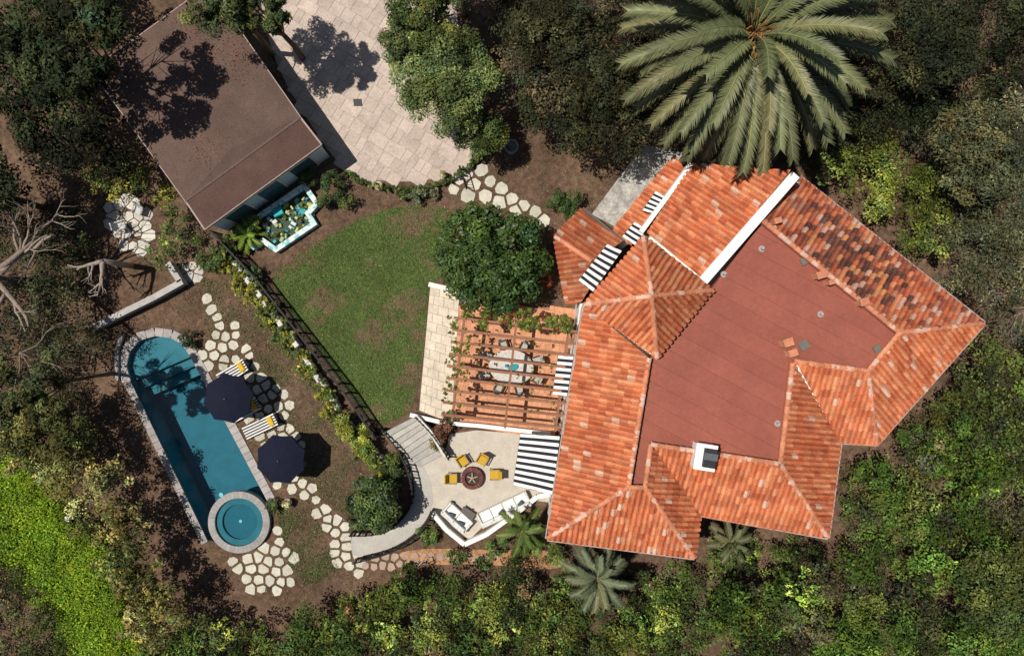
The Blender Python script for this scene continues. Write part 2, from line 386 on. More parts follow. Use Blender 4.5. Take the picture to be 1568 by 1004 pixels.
# ---------------- roof tiles
def plane_fit(p):
    A=np.array([list(x) for x in p]); c=A.mean(0); u,s_,vt=np.linalg.svd(A-c); n=vt[2]; n=n if n[2]>0 else -n
    return Vector(c),Vector(n)
TC=[(.56,.165,.068),(.51,.14,.058),(.60,.205,.09),(.45,.115,.048),(.62,.235,.115),(.55,.16,.07),(.52,.165,.08)]
def tile_color(x,y,w):
    c=random.choice(TC); c=v(c,.1)
    f0=float(pn(x,y,.9,2)+.6*pn(x,y,2.7,5)); c=(c[0]*(1+.07*f0),c[1]*(1+.13*f0),c[2]*(1+.13*f0))
    if random.random()<.03: c=(.62,.38,.27)
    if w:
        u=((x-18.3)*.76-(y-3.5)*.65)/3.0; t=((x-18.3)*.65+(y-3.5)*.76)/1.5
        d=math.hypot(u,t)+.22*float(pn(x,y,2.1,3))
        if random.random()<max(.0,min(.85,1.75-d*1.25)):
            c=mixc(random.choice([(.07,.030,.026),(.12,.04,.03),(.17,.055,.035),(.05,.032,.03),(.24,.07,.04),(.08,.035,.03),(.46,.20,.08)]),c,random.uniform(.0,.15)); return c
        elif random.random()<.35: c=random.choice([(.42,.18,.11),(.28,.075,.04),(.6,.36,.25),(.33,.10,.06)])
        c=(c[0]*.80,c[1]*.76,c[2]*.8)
    return c
def roof_face(px,parent,weather=False,tone=1.,w=.29,L=.42,name='tiles'):
    pts=[P(*p) for p in px]; c,n=plane_fit(pts)
    down=-(Vector((0,0,1))-n*n.z).normalized(); ac=n.cross(down).normalized()
    U=[(p-c).dot(ac) for p in pts];Vv=[(p-c).dot(down) for p in pts]
    q=list(zip(U,Vv)); mb=MB(); K=5
    bs=[c+ac*u+down*vv for u,vv in q]
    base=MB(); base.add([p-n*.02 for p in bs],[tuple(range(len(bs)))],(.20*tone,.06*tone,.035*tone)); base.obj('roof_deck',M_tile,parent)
    iu0,iu1=int(min(U)/w)-1,int(max(U)/w)+1; iv0,iv1=int(min(Vv)/L)-1,int(max(Vv)/L)+1
    qe=offset(q,.3)
    for i in range(iu0,iu1+1):
        jit=random.uniform(-.03,.03)
        for j in range(iv0,iv1+1):
            u=i*w;vv=max(Vv)-(j-iv0)*L-L*.5+jit
            vv+=random.uniform(-.02,.02)
            if not inpoly(np.array([u]),np.array([vv]),qe)[0]: continue
            p=c+ac*(u+random.uniform(-.012,.012))+down*vv; r0=.085;r1=.118; vs=[]
            for (dv,r,h) in ((-L*.55,r0,.0),(L*.55,r1,.055)):
                for k in range(K):
                    a=math.pi*k/(K-1); vs.append(p+down*dv+ac*(math.cos(a)*r)+n*(math.sin(a)*r*.85+h))
            fs=[(k,k+1,K+k+1,K+k) for k in range(K-1)]+[tuple(K+k for k in range(K))]
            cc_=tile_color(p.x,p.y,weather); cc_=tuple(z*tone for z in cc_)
            mb.add(vs,fs,cc_)
            pv=[p+ac*(w/2)+down*dv+ac*s_*.07+n*h for dv,h in ((-L*.5,.0),(L*.5,.03)) for s_ in (-1,1)]
            mb.add(pv,[(0,1,3,2)],tuple(z*.68 for z in cc_))
    o=mb.obj(name,M_tile,parent)
    bm=bmesh.new(); bm.from_mesh(o.data)
    m=len(pts)
    for i in range(m):
        a=bs[i];b_=bs[(i+1)%m]; en=(b_-a).cross(n).normalized()
        if en.dot(c-a)>0: en=-en
        horiz=abs((b_-a).normalized().z)<.04
        bmesh.ops.bisect_plane(bm,geom=bm.verts[:]+bm.edges[:]+bm.faces[:],plane_co=a+en*(.07 if horiz else .01),plane_no=en,clear_outer=True)
    bm.to_mesh(o.data); bm.free()
def ridge(a,b_,parent,col=(.54,.22,.12),r=.15,mb=None):
    a=P(*a);b_=P(*b_); d=(b_-a); L=d.length; k=max(1,int(L/.36)); own=mb is None; mb=mb or MB()
    dn=d.normalized(); x=dn.cross(Vector((0,0,1))).normalized(); y=x.cross(dn)
    for i in range(k):
        p=a+d*(i/k);q=a+d*((i+1.15)/k) if i<k-1 else b_; vs=[]
        for pp,rr in ((p,r),(q,r*.82)):
            for j in range(6):
                an=math.pi*j/5; vs.append(pp+x*math.cos(an)*rr+y*(math.sin(an)*rr*.9))
        c=v(col,.15)
        if random.random()<.3: c=(.62,.40,.30)
        mb.add(vs,[(j,j+1,7+j,6+j) for j in range(5)]+[tuple(range(6)),tuple(range(6,12))[::-1]],c)
    if own: mb.obj('ridge_tiles',M_tile,parent)
HS=empty('tile_roof_house')
E5,Z6,ZF=5.0,6.45,6.1
roof_face([(895,466,E5),(838,824,E5),(962,746,Z6),(994,548,Z6)],HS)
roof_face([(838,824,E5),(1063,853,E5),(988,746,Z6),(962,746,Z6)],HS)
roof_face([(1063,853,E5),(1073,787,E5),(999,682,Z6-.05),(988,746,Z6)],HS,tone=.82)  # tone paints shade into the tiles of this slope facing away from the sun
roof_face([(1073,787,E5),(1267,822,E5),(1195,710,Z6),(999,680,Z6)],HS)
roof_face([(1267,822,E5),(1286,676,E5),(1214,556,Z6),(1195,710,Z6)],HS,tone=.85)  # right-facing slope: its shaded side is put into the tile colour
roof_face([(1286,676,E5),(1342,679,E5),(1329,568,Z6),(1218,553,Z6)],HS)
roof_face([(1342,679,E5),(1506,495,E5),(1378,509,Z6),(1329,568,Z6)],HS)
roof_face([(1506,495,E5),(1224,272,E5),(1168,338,Z6),(1378,509,Z6)],HS,weather=True)
roof_face([(1062,250,E5+.1),(992,358,E5+.1),(1074,424,Z6-.1),(1208,262,Z6-.1)],HS)
apx=(998,453,7.9); c1=(985,362,6.5);c2=(1091,444,6.5);c3=(1006,548,6.5);c4=(895,466,6.5)
roof_face([c4,c1,apx],HS); roof_face([c1,c2,apx],HS,tone=.72); roof_face([c2,c3,apx],HS,tone=.72); roof_face([c3,c4,apx],HS)  # lower tone bakes the shaded right side of the pyramid into its tiles
roof_face([(1034,240,3.6),(938,352,3.6),(966,376,4.3),(1050,262,4.3)],HS)
rb=MB()
for a,c in [((994,548,Z6),(962,746,Z6)),((962,746,Z6),(838,824,E5)),((962,746,Z6),(988,746,Z6)),((988,746,Z6),(1063,853,E5)),((988,746,Z6),(997,680,Z6)),
  ((996,680,Z6),(1195,710,Z6)),((1195,710,Z6),(1267,822,E5)),((1214,556,Z6),(1195,710,Z6)),((1216,553,Z6),(1329,568,Z6)),((1329,568,Z6),(1342,679,E5)),
  ((1378,509,Z6),(1329,568,Z6)),((1378,509,Z6),(1506,495,E5)),((1168,338,Z6),(1378,509,Z6)),
  (apx,c1),(apx,c2),(apx,c3),(apx,c4)]:
    ridge(a,c,HS,mb=rb)
rb.obj('ridge_tiles',M_tile,HS)
flat=[(1172,335),(1382,509),(1330,570),(1213,553),(1195,712),(995,684),(988,746),(962,746),(994,548),(1000,545),(1091,440)]
b=MB(); b.prism(PL(flat,ZF),5.6,ZF,(.30,.095,.066)); 
M_flat=mat('roof_membrane',.8,.5,.13,.15,30,ns2=6,na2=.09,spec=.15)
nt=M_flat.node_tree; N=nt.nodes; L_=nt.links
tc=N.new('ShaderNodeTexCoord'); mp=N.new('ShaderNodeMapping'); mp.inputs['Rotation'].default_value=(0,0,math.radians(28)); L_.new(tc.outputs['Object'],mp.inputs[0])
br=N.new('ShaderNodeTexBrick'); br.inputs['Scale'].default_value=1; br.inputs['Brick Width'].default_value=40; br.inputs['Row Height'].default_value=.95; br.inputs['Mortar Size'].default_value=.02
br.inputs['Color1'].default_value=(1,1,1,1);br.inputs['Color2'].default_value=(.90,.90,.90,1);br.inputs['Mortar'].default_value=(.76,.74,.74,1)
L_.new(mp.outputs[0],br.inputs[0]); pb=N['Principled BSDF']; src=pb.inputs['Base Color'].links[0].from_socket
vm=N.new('ShaderNodeVectorMath');vm.operation='MULTIPLY';L_.new(src,vm.inputs[0]);L_.new(br.outputs[0],vm.inputs[1]);L_.new(vm.outputs[0],pb.inputs['Base Color'])
b.obj('flat_roof',M_flat,HS)
b=MB()
for a,c in [((994,548),(962,746)),((996,682),(1195,712)),((1213,555),(1195,710)),((1216,555),(1329,570)),((1378,511),(1331,570)),((1168,340),(1378,511))]:
    A=P(*a,Z6);C=P(*c,Z6); b.beam((A.x,A.y,6.2),(C.x,C.y,6.2),.14,.55,(.42,.15,.09))
b.obj('parapet',M_wall,HS)
b=MB(); A=P(1217,268,Z6+.15);C=P(1076,430,Z6+.15)
b.beam((A.x,A.y,5.9),(C.x,C.y,5.9),.44,1.6,(.78,.76,.72)); b.beam((A.x,A.y,6.72),(C.x,C.y,6.72),.5,.06,(.8,.78,.74))
A=P(1062,252,E5);C=P(985,356,E5); b.beam((A.x-.15,A.y,2.6),(C.x-.15,C.y,2.6),.25,5.1,(.76,.74,.70))
b.obj('white_parapet',M_wall,HS)
outl=[(890,466),(838,824),(1063,853),(1073,787),(1267,822),(1286,676),(1342,679),(1506,495),(1224,272),(1206,262),(1062,250),(992,358)]
ow=offset(PL(outl,E5),-.22); b=MB(); b.prism(ow,0,4.93,(.76,.74,.69))
tw=offset(PL([(985,362),(1091,444),(1006,548),(895,466)],6.5),-.15); b.prism(tw,4.0,6.42,(.76,.74,.69))
lw2=PL([(1034,240),(938,352),(966,376),(1052,262)],3.6); b.prism(offset(lw2,-.12),0,3.5,(.74,.72,.68))
b.obj('walls',M_wall,HS)
b=MB()
for a,c in [((838,824),(1063,853)),((1063,853),(1073,787)),((1073,787),(1267,822)),((1267,822),(1286,676)),((1286,676),(1342,679)),((1342,679),(1506,495)),((1506,495),(1224,272)),((895,466),(838,824))]:
    A=P(*a,E5);C=P(*c,E5); d=(C-A).normalized(); nn=Vector((d.y,-d.x,0)); 
    if nn.dot(P(1100,560)-A)>0: nn=-nn
    b.beam(A+nn*.10,C+nn*.10,.06,.1,(.36,.31,.29))
b.obj('gutters',M_metal,HS)
wf=MB();wg=MB()
for i in range(len(ow)):
    a=Vector((*ow[i],0));c=Vector((*ow[(i+1)%len(ow)],0)); L=(c-a).length
    if L<2.6: continue
    d=(c-a)/L; nn=Vector((d.y,-d.x,0))
    if inpoly(np.array([((a+c)/2+nn*.3).x]),np.array([((a+c)/2+nn*.3).y]),ow)[0]: nn=-nn
    k=int(L/2.6)
    for j in range(k):
        p=a+d*(L*(j+.5)/k)
        for z0,hh in ((.9,1.3),(3.3,1.2)):
            wf.beam(p+nn*.03-d*.55+Vector((0,0,z0+hh/2)),p+nn*.03+d*.55+Vector((0,0,z0+hh/2)),.1,hh,(.25,.16,.1))
            wg.beam(p+nn*.06-d*.47+Vector((0,0,z0+hh/2)),p+nn*.06+d*.47+Vector((0,0,z0+hh/2)),.07,hh-.16,(.03,.04,.05))
wf.obj('window_frames',M_wood,HS); wg.obj('windows',M_glass,HS)
b=MB()
def cyl(b,px,py,z,r,h,col,n=12):
    c=P(px,py,z); b.prism([(c.x+math.cos(k*6.283/n)*r,c.y+math.sin(k*6.283/n)*r) for k in range(n)],z,z+h,col)
for x,y in ((1166,381),(1256,481),(1190,648),(1108,420)): cyl(b,x,y,ZF,.17,.05,(.35,.3,.28)); cyl(b,x,y,ZF+.05,.06,.25,(.4,.38,.36))
for x,y,r in ((1230,400,.22),(1229,528,.28),(1341,534,.22)):
    c=P(x,y,ZF); b.box((c.x,c.y,ZF),(r*1.3,r*1.3,.12),.5,(.12,.12,.11)); b.box((c.x,c.y,ZF+.12),(r*1.7,r*1.7,.05),.5,(.15,.14,.12))
b.obj('roof_vents',M_metal,HS)
b=MB()
for x,y,s in ((1206,524,.5),(1213,540,.45),(1190,338,.35),(1256,421,.45),(1272,432,.3),(1322,462,.45)):
    c=P(x,y,6.6); b.box((c.x,c.y,6.0),(s*.9,s*.7,.7),.3,(.55,.27,.16),.02); b.box((c.x,c.y,6.7),(s*1.05,s*.85,.07),.3,(.5,.2,.11))
b.obj('clay_chimney_pots',M_tile,HS)
b=MB(); c=P(1082,701,7.2); b.box((c.x,c.y,5.2),(1.0,1.25,1.75),-.15,(.74,.71,.67),.02); b.box((c.x,c.y,6.95),(1.1,1.35,.09),-.15,(.78,.76,.72)); b.obj('chimney',M_wall,HS)
b=MB(); c=P(1088,702,7.3); b.box((c.x,c.y,7.04),(.62,.95,.3),-.15,(.03,.03,.035),.03); b.box((c.x,c.y+.1,7.34),(.7,.35,.05),-.15,(.10,.11,.12)); b.obj('chimney_cap',M_metal,HS)
# small porch building
PB=empty('tile_roof_porch')
zl=3.3
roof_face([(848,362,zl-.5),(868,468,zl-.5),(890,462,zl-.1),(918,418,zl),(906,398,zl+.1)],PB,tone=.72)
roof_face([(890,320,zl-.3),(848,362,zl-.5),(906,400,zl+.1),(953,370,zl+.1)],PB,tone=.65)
ridge((850,362,zl-.42),(906,400,zl+.15),PB)
b=MB(); b.prism(offset(PL([(890,320),(848,362),(870,466),(893,458),(953,372)],2.8),-.2),0,2.72,(.72,.69,.64)); b.obj('walls',M_wall,PB)
b=MB();A=P(892,319,3.15);C=P(954,369,3.2); b.beam(A,C,.14,.2,(.1,.09,.08)); b.obj('gutter',M_metal,PB)
# ---------------- awnings
def awning(a,b_,c,d,n,name='striped_awning',legs=True):
    A,B_,C,D=[P(*q) for q in (a,b_,c,d)]; e=empty(name); mb=MB(); fr=MB()
    for i in range(n):
        t0,t1=i/n,(i+1)/n; col=(.78,.76,.72) if i%2==0 else (.025,.025,.03)
        p,q=A.lerp(B_,t0),A.lerp(B_,t1); r,s_=D.lerp(C,t1),D.lerp(C,t0)
        md1=p.lerp(s_,.5)-Vector((0,0,.04)); md2=q.lerp(r,.5)-Vector((0,0,.04))
        mb.add([p,q,md2,r,s_,md1],[(0,1,2,5),(5,2,3,4)],col)
        dz=Vector((0,0,.22)); mid=(r+s_)/2-Vector((0,0,.28))
        mb.add([s_,r,r-dz,mid,s_-dz],[(0,1,2,3,4)],col)
    mb.obj('canopy',M_cloth,e)
    dn=Vector((0,0,.05))
    for p,q in ((A,B_),(D,C),(A,D),(B_,C)): fr.beam(p-dn,q-dn,.035,.035,(.1,.1,.1))
    fr.obj('frame',M_metal,e); return e
awning((952,384,4.9),(908,446,4.9),(886,429,4.2),(930,374,4.2),15)
awning((1028,305,5.0),(1010,330,5.0),(984,322,4.5),(1004,293,4.5),9)
awning((991,350,5.0),(974,376,5.0),(953,362,4.5),(972,340,4.5),7)
awning((878,546,3.2),(868,606,3.2),(846,604,2.6),(855,544,2.6),13)
awning((857,668,3.3),(846,757,3.3),(786,742,2.5),(797,664,2.5),17)
# ---------------- pergola
PG=empty('pergola'); b=MB(); WC=(.26,.115,.062)
for i in range(9):
    t=i/8; l=lerp2((695,486),(676,634),t); r=lerp2((884,508),(860,654),t)
    b.beam(P(*l,2.82),P(*r,2.82),.15,.2,v(WC,.15))
for x0,x1 in (((712,478),(692,645)),((872,495),(850,660)),((792,480),(773,655))):
    b.beam(P(*x0,2.62),P(*x1,2.62),.13,.18,v(WC,.1))
for q in ((712,484),(702,560),(693,640),(866,500),(852,650)):
    p=P(*q,2.5); b.beam((p.x,p.y,0),(p.x,p.y,2.52),.16,.16,(.5,.46,.4))
b.obj('beams',M_wood,PG)
vn=[]
for i in range(50):
    t=random.random(); q=(700+t*175,478+t*14+random.uniform(-8,16)); vn.append(crown(P(*q,2.9),.32,.15,5,130,.13,(.11,.13,.025) if random.random()<.8 else (.16,.05,.02)))
for i in range(55):
    t=random.random(); q=lerp2((704,480),(690,630),t); q=(q[0]+random.uniform(-14,22),q[1])
    vn.append(crown(P(*q,2.85),.2,.1,4,50,.12,(.12,.13,.025)))
for i in range(25):
    q=(random.uniform(725,850),random.uniform(490,640)); vn.append(crown(P(*q,2.9),.16,.08,3,25,.11,(.12,.12,.03)))
leaf_obj('climbing_vine',vn,parent=PG)
# dining set
DT=empty('dining_table'); b=MB(); c=P(783,562,.75); an=-.12
def ell(cx,cy,rx,ry,rot,n=36): return [(cx+math.cos(a)*rx*math.cos(rot)-math.sin(a)*ry*math.sin(rot),cy+math.cos(a)*rx*math.sin(rot)+math.sin(a)*ry*math.cos(rot)) for a in np.linspace(0,2*math.pi,n,endpoint=False)]
b.prism(ell(c.x,c.y,1.34,1.05,an),.70,.76,(.52,.48,.43),.01); b.prism(ell(c.x,c.y,.3,.3,0,12),.05,.70,(.4,.35,.3)); b.prism(ell(c.x,c.y,.6,.5,0,16),.03,.08,(.4,.35,.3)); b.obj('top',M_wood,DT)
b=MB(); b.prism(ell(c.x+.1,c.y,.32,.2,.3,14),.77,.86,(.03,.30,.33)); b.prism(ell(c.x-.3,c.y+.1,.1,.1,.3,14),.77,.95,(.05,.2,.3)); b.obj('centrepiece',M_glass,DT)
def chair(px,py,face,name,seat,frame,w=.5,parent=None,rec=.18,z=.03,fm=M_wood):
    e=empty(name); c=P(px,py,.45); mb=MB(); fb=MB()
    f=Vector((math.cos(face),math.sin(face),0)); s_=Vector((-f.y,f.x,0)); o=Vector((c.x,c.y,0))
    mb.box((o.x,o.y,.40),(w,w,.09),face,seat,.02)
    bk=o-f*(w*.5); 
    mb.add([bk+s_*w*.5+Vector((0,0,.42)),bk-s_*w*.5+Vector((0,0,.42)),bk-s_*w*.46-f*rec+Vector((0,0,.95)),bk+s_*w*.46-f*rec+Vector((0,0,.95)),
            bk+s_*w*.5+f*.07+Vector((0,0,.42)),bk-s_*w*.5+f*.07+Vector((0,0,.42)),bk-s_*w*.46-f*(rec-.07)+Vector((0,0,.95)),bk+s_*w*.46-f*(rec-.07)+Vector((0,0,.95))],
           [(0,1,2,3),(7,6,5,4),(0,4,5,1),(1,5,6,2),(2,6,7,3),(3,7,4,0)],seat)
    for i in (-1,1):
        for j in (-1,1):
            q=o+f*(w*.45*i)+s_*(w*.5*j); fb.beam((q.x,q.y,z),(q.x,q.y,.62),.045,.045,frame)
        a_=o+f*w*.5+s_*w*.52*i+Vector((0,0,.64)); b2=o-f*w*.55+s_*w*.52*i+Vector((0,0,.64)); fb.beam(a_,b2,.07,.03,frame)
    mb.obj('cushions',M_cloth,e); fb.obj('frame',fm,e); return e
for k in range(8):
    a=k*math.pi/4+.3; q=(783+math.cos(a)*41,562-math.sin(a)*35)
    chair(q[0],q[1],a+math.pi,'dining_chair',(.40,.37,.32),(.06,.045,.035),.46)
chair(186,346,.3,'garden_chair',(.5,.5,.47),(.4,.4,.38),.5); chair(212,322,-1.9,'garden_chair',(.5,.5,.47),(.4,.4,.38),.5)
# fire pit
FP=empty('fire_pit'); c=P(723,732,.35); b=MB()
for k in range(20):
    a0,a1=k*2*math.pi/20,(k+1)*2*math.pi/20-.02
    b.prism([(c.x+math.cos(a)*r,c.y+math.sin(a)*r) for a,r in ((a0,.44),(a0,.68),(a1,.68),(a1,.44))],.035,.40,v((.14,.05,.04),.25),.01)
b.prism([(c.x+math.cos(k*6.283/20)*.43,c.y+math.sin(k*6.283/20)*.43) for k in range(20)],.036,.24,(.05,.035,.03)); b.obj('ring',M_stone,FP)
b=MB()
for k in range(5):
    a=k*1.256+.3; b.tube([(c.x,c.y,.36),(c.x+math.cos(a)*.33,c.y+math.sin(a)*.33,.30)],[.045,.05],7,(.38,.28,.2))
b.obj('logs',M_bark,FP)
for x,y,a in ((709,706,-1.0),(738,704,-2.1),(757,726,math.pi),(693,732,0.)):
    chair(x,y,a,'patio_armchair',(.50,.31,.035),(.30,.20,.10),.56)
# sofas
def sofa(x0,y0,x1,y1,back,name='outdoor_sofa'):
    e=empty(name); A=P(x0,y0,.4);B_=P(x1,y1,.4); A.z=B_.z=0; d=(B_-A);L=d.length;d.normalize(); nn=Vector((d.y,-d.x,0))*back; ang=math.atan2(d.y,d.x)
    m=(A+B_)/2; b=MB(); b.box((m.x,m.y,.10),(L,.85,.2),ang,(.5,.47,.42),.01)
    q=m+nn*.38; b.box((q.x,q.y,.1),(L+.1,.14,.65),ang,(.62,.60,.56),.02)
    for s_ in (-1,1):
        q=m+d*s_*(L/2+.02); b.box((q.x,q.y,.1),(.12,.86,.5),ang,(.62,.6,.56),.02)
    b.obj('base',M_wood,e); b=MB(); k=max(2,int(L/.7))
    for i in range(k):
        q=A+d*(L*(i+.5)/k)-nn*.06; b.box((q.x,q.y,.3),(L/k-.03,.7,.15),ang,v((.74,.72,.68),.03),.04)
        q=q+nn*.3; b.box((q.x,q.y,.45),(L/k-.04,.16,.32),ang,v((.7,.68,.64),.03),.05)
    for i in range(2):
        q=A+d*(L*random.uniform(.15,.85))+nn*.08; b.box((q.x,q.y,.46),(.36,.2,.26),ang+.4,(.08,.10,.13),.05)
    b.obj('cushions',M_cloth,e)
sofa(684,777,716,806,1); sofa(736,796,808,762,1)
CT=empty('coffee_table'); b=MB(); c=P(716,786,.4); b.box((c.x,c.y,.32),(.9,.5,.05),-.6,(.12,.10,.09),.01); 
for i in (-1,1):
    for j in (-1,1): b.box((c.x+i*.25,c.y+j*.2,.035),(.05,.05,.285),-.6,(.1,.09,.08))
b.obj('table',M_wood,CT)
def lowwall(name,l,w,h,col,m=M_wall,z0=0,cap=None):
    b=MB(); W=PL(l)
    for i in range(len(W)-1):
        a,c=W[i],W[i+1]; d=(c-a).normalized(); nn=Vector((-d.y,d.x,0))*w/2
        b.prism([a-nn,c-nn,c+nn,a+nn],z0,h+ i%2*.004,v(col,.03))
    if cap:
        for i in range(len(W)-1):
            a,c=W[i],W[i+1]; b.beam((a.x,a.y,h+.04+.004*(i%2)),(c.x,c.y,h+.04+.004*(i%2)),w+.08,.06,cap)
    return b.obj(name,m)
lowwall('terrace_wall',[(664,782),(684,806),(712,829),(745,814),(790,782),(822,757),(845,752)],.2,.5,(.74,.72,.68),cap=(.78,.76,.72))
lowwall('patio_wall',[(630,633),(680,645),(740,650),(842,662)],.16,.55,(.74,.72,.68),cap=(.78,.76,.72))
lowwall('patio_wall',[(884,466),(876,545)],.2,2.6,(.76,.74,.7))
lowwall('patio_wall',[(658,436),(705,447)],.2,.5,(.7,.66,.58),cap=(.74,.71,.65))
lowwall('stair_wall',[(640,634),(664,660),(684,694)],.14,.9,(.5,.47,.43),cap=(.6,.57,.52))
lowwall('garden_wall',[(156,500),(200,478),(245,456),(288,432)],.28,.7,(.34,.32,.29),M_stone,cap=(.40,.38,.35))
lowwall('garden_wall',[(266,404),(284,432)],.26,.7,(.34,.32,.29),M_stone,cap=(.40,.38,.35))
lowwall('pool_retaining_wall',[(190,512),(182,535),(182,582)],.2,.25,(.30,.28,.27),M_stone)
stones('flagstone_step',[(284,412),(295,407),(305,415),(290,422),(302,425)],.34,(.42,.40,.35),.03)
def railing(name,l,h=1.0,z=0,col=(.015,.015,.015),sp=.16,th=1.):
    W=PL(l); b=MB()
    for i in range(len(W)-1):
        a,c=W[i],W[i+1]; L=(c-a).length; k=max(1,int(L/sp))
        for zz in (.12,h): b.beam(a+Vector((0,0,z+zz)),c+Vector((0,0,z+zz)),.06*th,.05,col)
        for j in range(k):
            p=a.lerp(c,j/k); big=j%10==0; b.beam((p.x,p.y,z),(p.x,p.y,z+h+(.08 if big else 0)),.09 if big else .03,.09 if big else .03,col)
    return b.obj(name,M_metal)
railing('iron_fence',[(336,358),(404,430),(478,525),(536,600),(582,668)],1.3,sp=.1,th=1.8)
railing('iron_railing',smooth_poly([(590,655),(615,685),(632,725),(636,765),(612,798),(580,812),(540,812)],2,False),1.,.05,th=1.3)
railing('iron_railing',smooth_poly([(664,778),(650,806),(612,836),(545,854)],2,False),1.,.05,th=1.3)
railing('iron_railing',smooth_poly([(640,636),(668,665),(690,700)],2,False),.95,.05)
railing('iron_gate',[(706,262),(714,290)],1.2)
# vine row wall
b=MB(); vr=[]; vline=smooth_poly([(336,392),(375,428),(412,475),(450,532),(482,578),(516,636),(556,680),(600,722)],2,False)
for i in range(40):
    u=i/39*(len(vline)-1); q=lerp2(vline[int(u)],vline[min(int(u)+1,len(vline)-1)],u-int(u)); q=(q[0]+random.uniform(-4,4),q[1]+random.uniform(-3,3))
    if i%3!=0 and i>4:
        p=P(q[0]+7,q[1]-3); b.box((p.x,p.y,0),(.30,random.uniform(.35,.7),.7+random.uniform(-.1,.1)),random.uniform(.3,.7),v((.58,.56,.50),.12),.03)
    for _ in range(random.choice((3,5,7))):
        qq=(q[0]+random.uniform(-18,9),q[1]+random.uniform(-10,10)); cc_=random.choice([(.18,.19,.035),(.10,.13,.03),(.07,.10,.03),(.24,.22,.035)])
        vr.append(crown(P(*qq,.55),.38,.42,6,105,.13,cc_))
b.obj('stone_piers',M_stone); leaf_obj('climbing_vine_row',vr)
# ---------------- shed
SH=empty('garage'); b=MB(); ez,rz=3.3,3.6
A=(140,108,ez);Bc=(319,-22,ez);C=(460,180,ez);D=(284,308,ez);r1=(265,105,rz);r2=(352,228,rz)
E1=(492,221,ez-.25);F1=(313,351,ez-.25)
SCOL=(.122,.080,.064)
def face(b,l,col):
    W=[P(*q) for q in l]; nn=(W[1]-W[0]).cross(W[2]-W[0]); W=W if nn.z>0 else W[::-1]; b.add(W,[tuple(range(len(W)))],col)
face(b,[A,Bc,r1],SCOL);face(b,[Bc,C,r2,r1],SCOL);face(b,[C,D,r2],v(SCOL,.04));face(b,[D,A,r1,r2],SCOL);face(b,[C,E1,F1,D],(.105,.062,.050))
b.obj('roof',M_shing,SH)
b=MB()
for p,q in ((A,Bc),(Bc,C),(C,E1),(E1,F1),(F1,D),(D,A)): 
    X=P(*p);Y=P(*q); b.beam(X-Vector((0,0,.1)),Y-Vector((0,0,.1)),.09,.2,(.36,.28,.24))
for p,q in ((D,C),): b.beam(P(*p)+Vector((0,0,.01)),P(*q)+Vector((0,0,.01)),.12,.04,(.11,.065,.055))
b.obj('fascia',M_wood,SH)
wl=offset([P(*q) for q in (A,Bc,E1,F1)],-.25); b=MB(); b.prism(wl,0,3.0,(.55,.68,.68)); b.obj('walls',M_wall,SH)
b=MB()
a0=Vector((*wl[3],0));c0=Vector((*wl[2],0)); d=(c0-a0).normalized(); nn=Vector((d.y,-d.x,0)); nn=nn if nn.dot(P(500,400)-a0)>0 else -nn
for t in (.2,.5,.8):
    p=a0.lerp(c0,t)+nn*.04; b.beam(p-d*.8+Vector((0,0,1.2)),p+d*.8+Vector((0,0,1.2)),.1,2.1,(.7,.7,.68)); b.beam(p+nn*.03-d*.7+Vector((0,0,1.2)),p+nn*.03+d*.7+Vector((0,0,1.2)),.08,1.9,(.05,.1,.11))
b.obj('doors',M_glass,SH)
dd=[]
for cx,cy in ((375,80),(365,100),(240,165),(330,215),(310,240),(225,110),(280,30),(260,60),(300,50),(320,80),(350,65),(200,120)):
    n=50; q=R.normal(size=(n,2))*13+np.array([cx,cy]); z=3.55; pos=np.stack([(q[:,0]-784)/S*(H-z)/H,(502-q[:,1])/S*(H-z)/H,np.full(n,z+.0)],1)
    k=inpoly(q[:,0],q[:,1],[A[:2],Bc[:2],E1[:2],F1[:2]]); pos=pos[k]; n=len(pos); dd.append((pos+np.array([0,0,.06]),R.normal(size=(n,3))*.3+np.array([0,0,1]),np.full(n,.09),np.full(n,.05),np.tile([[.24,.09,.045]],(n,1))))
leaf_obj('leaf_debris',dd,parent=SH)
# mosaic pond
MP=empty('mosaic_pond'); b=MB(); pond=[(360,356),(392,384),(406,374),(426,388),(489,345),(479,329),(493,314),(470,281),(448,296)]
W=PL(pond); pi=offset(W,-.30)
for i in range(len(W)):
    j=(i+1)%len(W); Aq,Bq,Cq,Dq=Vector(W[i][:2]),Vector(W[j][:2]),Vector(pi[j]),Vector(pi[i]); k=max(1,int((Bq-Aq).length/.17))
    for m in range(k):
        for r in range(2):
            f=lambda t,s_:(Aq.lerp(Bq,t)).lerp(Dq.lerp(Cq,t),s_)
            q=[f(m/k,r/2),f((m+1)/k,r/2),f((m+1)/k,(r+1)/2),f(m/k,(r+1)/2)]
            b.prism([(p.x,p.y) for p in q],0,.45,random.choice([(.66,.74,.70),(.62,.70,.66),(.2,.5,.5),(.70,.72,.68),(.45,.66,.64)]))
b.obj('mosaic_rim',M_stone,MP); b=MB(); b.sheet(pi,.06,(.09,.11,.08)); b.obj('bed',M_stone,MP)
b=MB(); c=P(425,324,.5); b.box((c.x,c.y,.05),(.6,.5,.5),.4,(.04,.36,.36),.03); c=P(463,325,.3); b.box((c.x,c.y,.05),(.5,.3,.3),.9,(.05,.3,.32),.02)
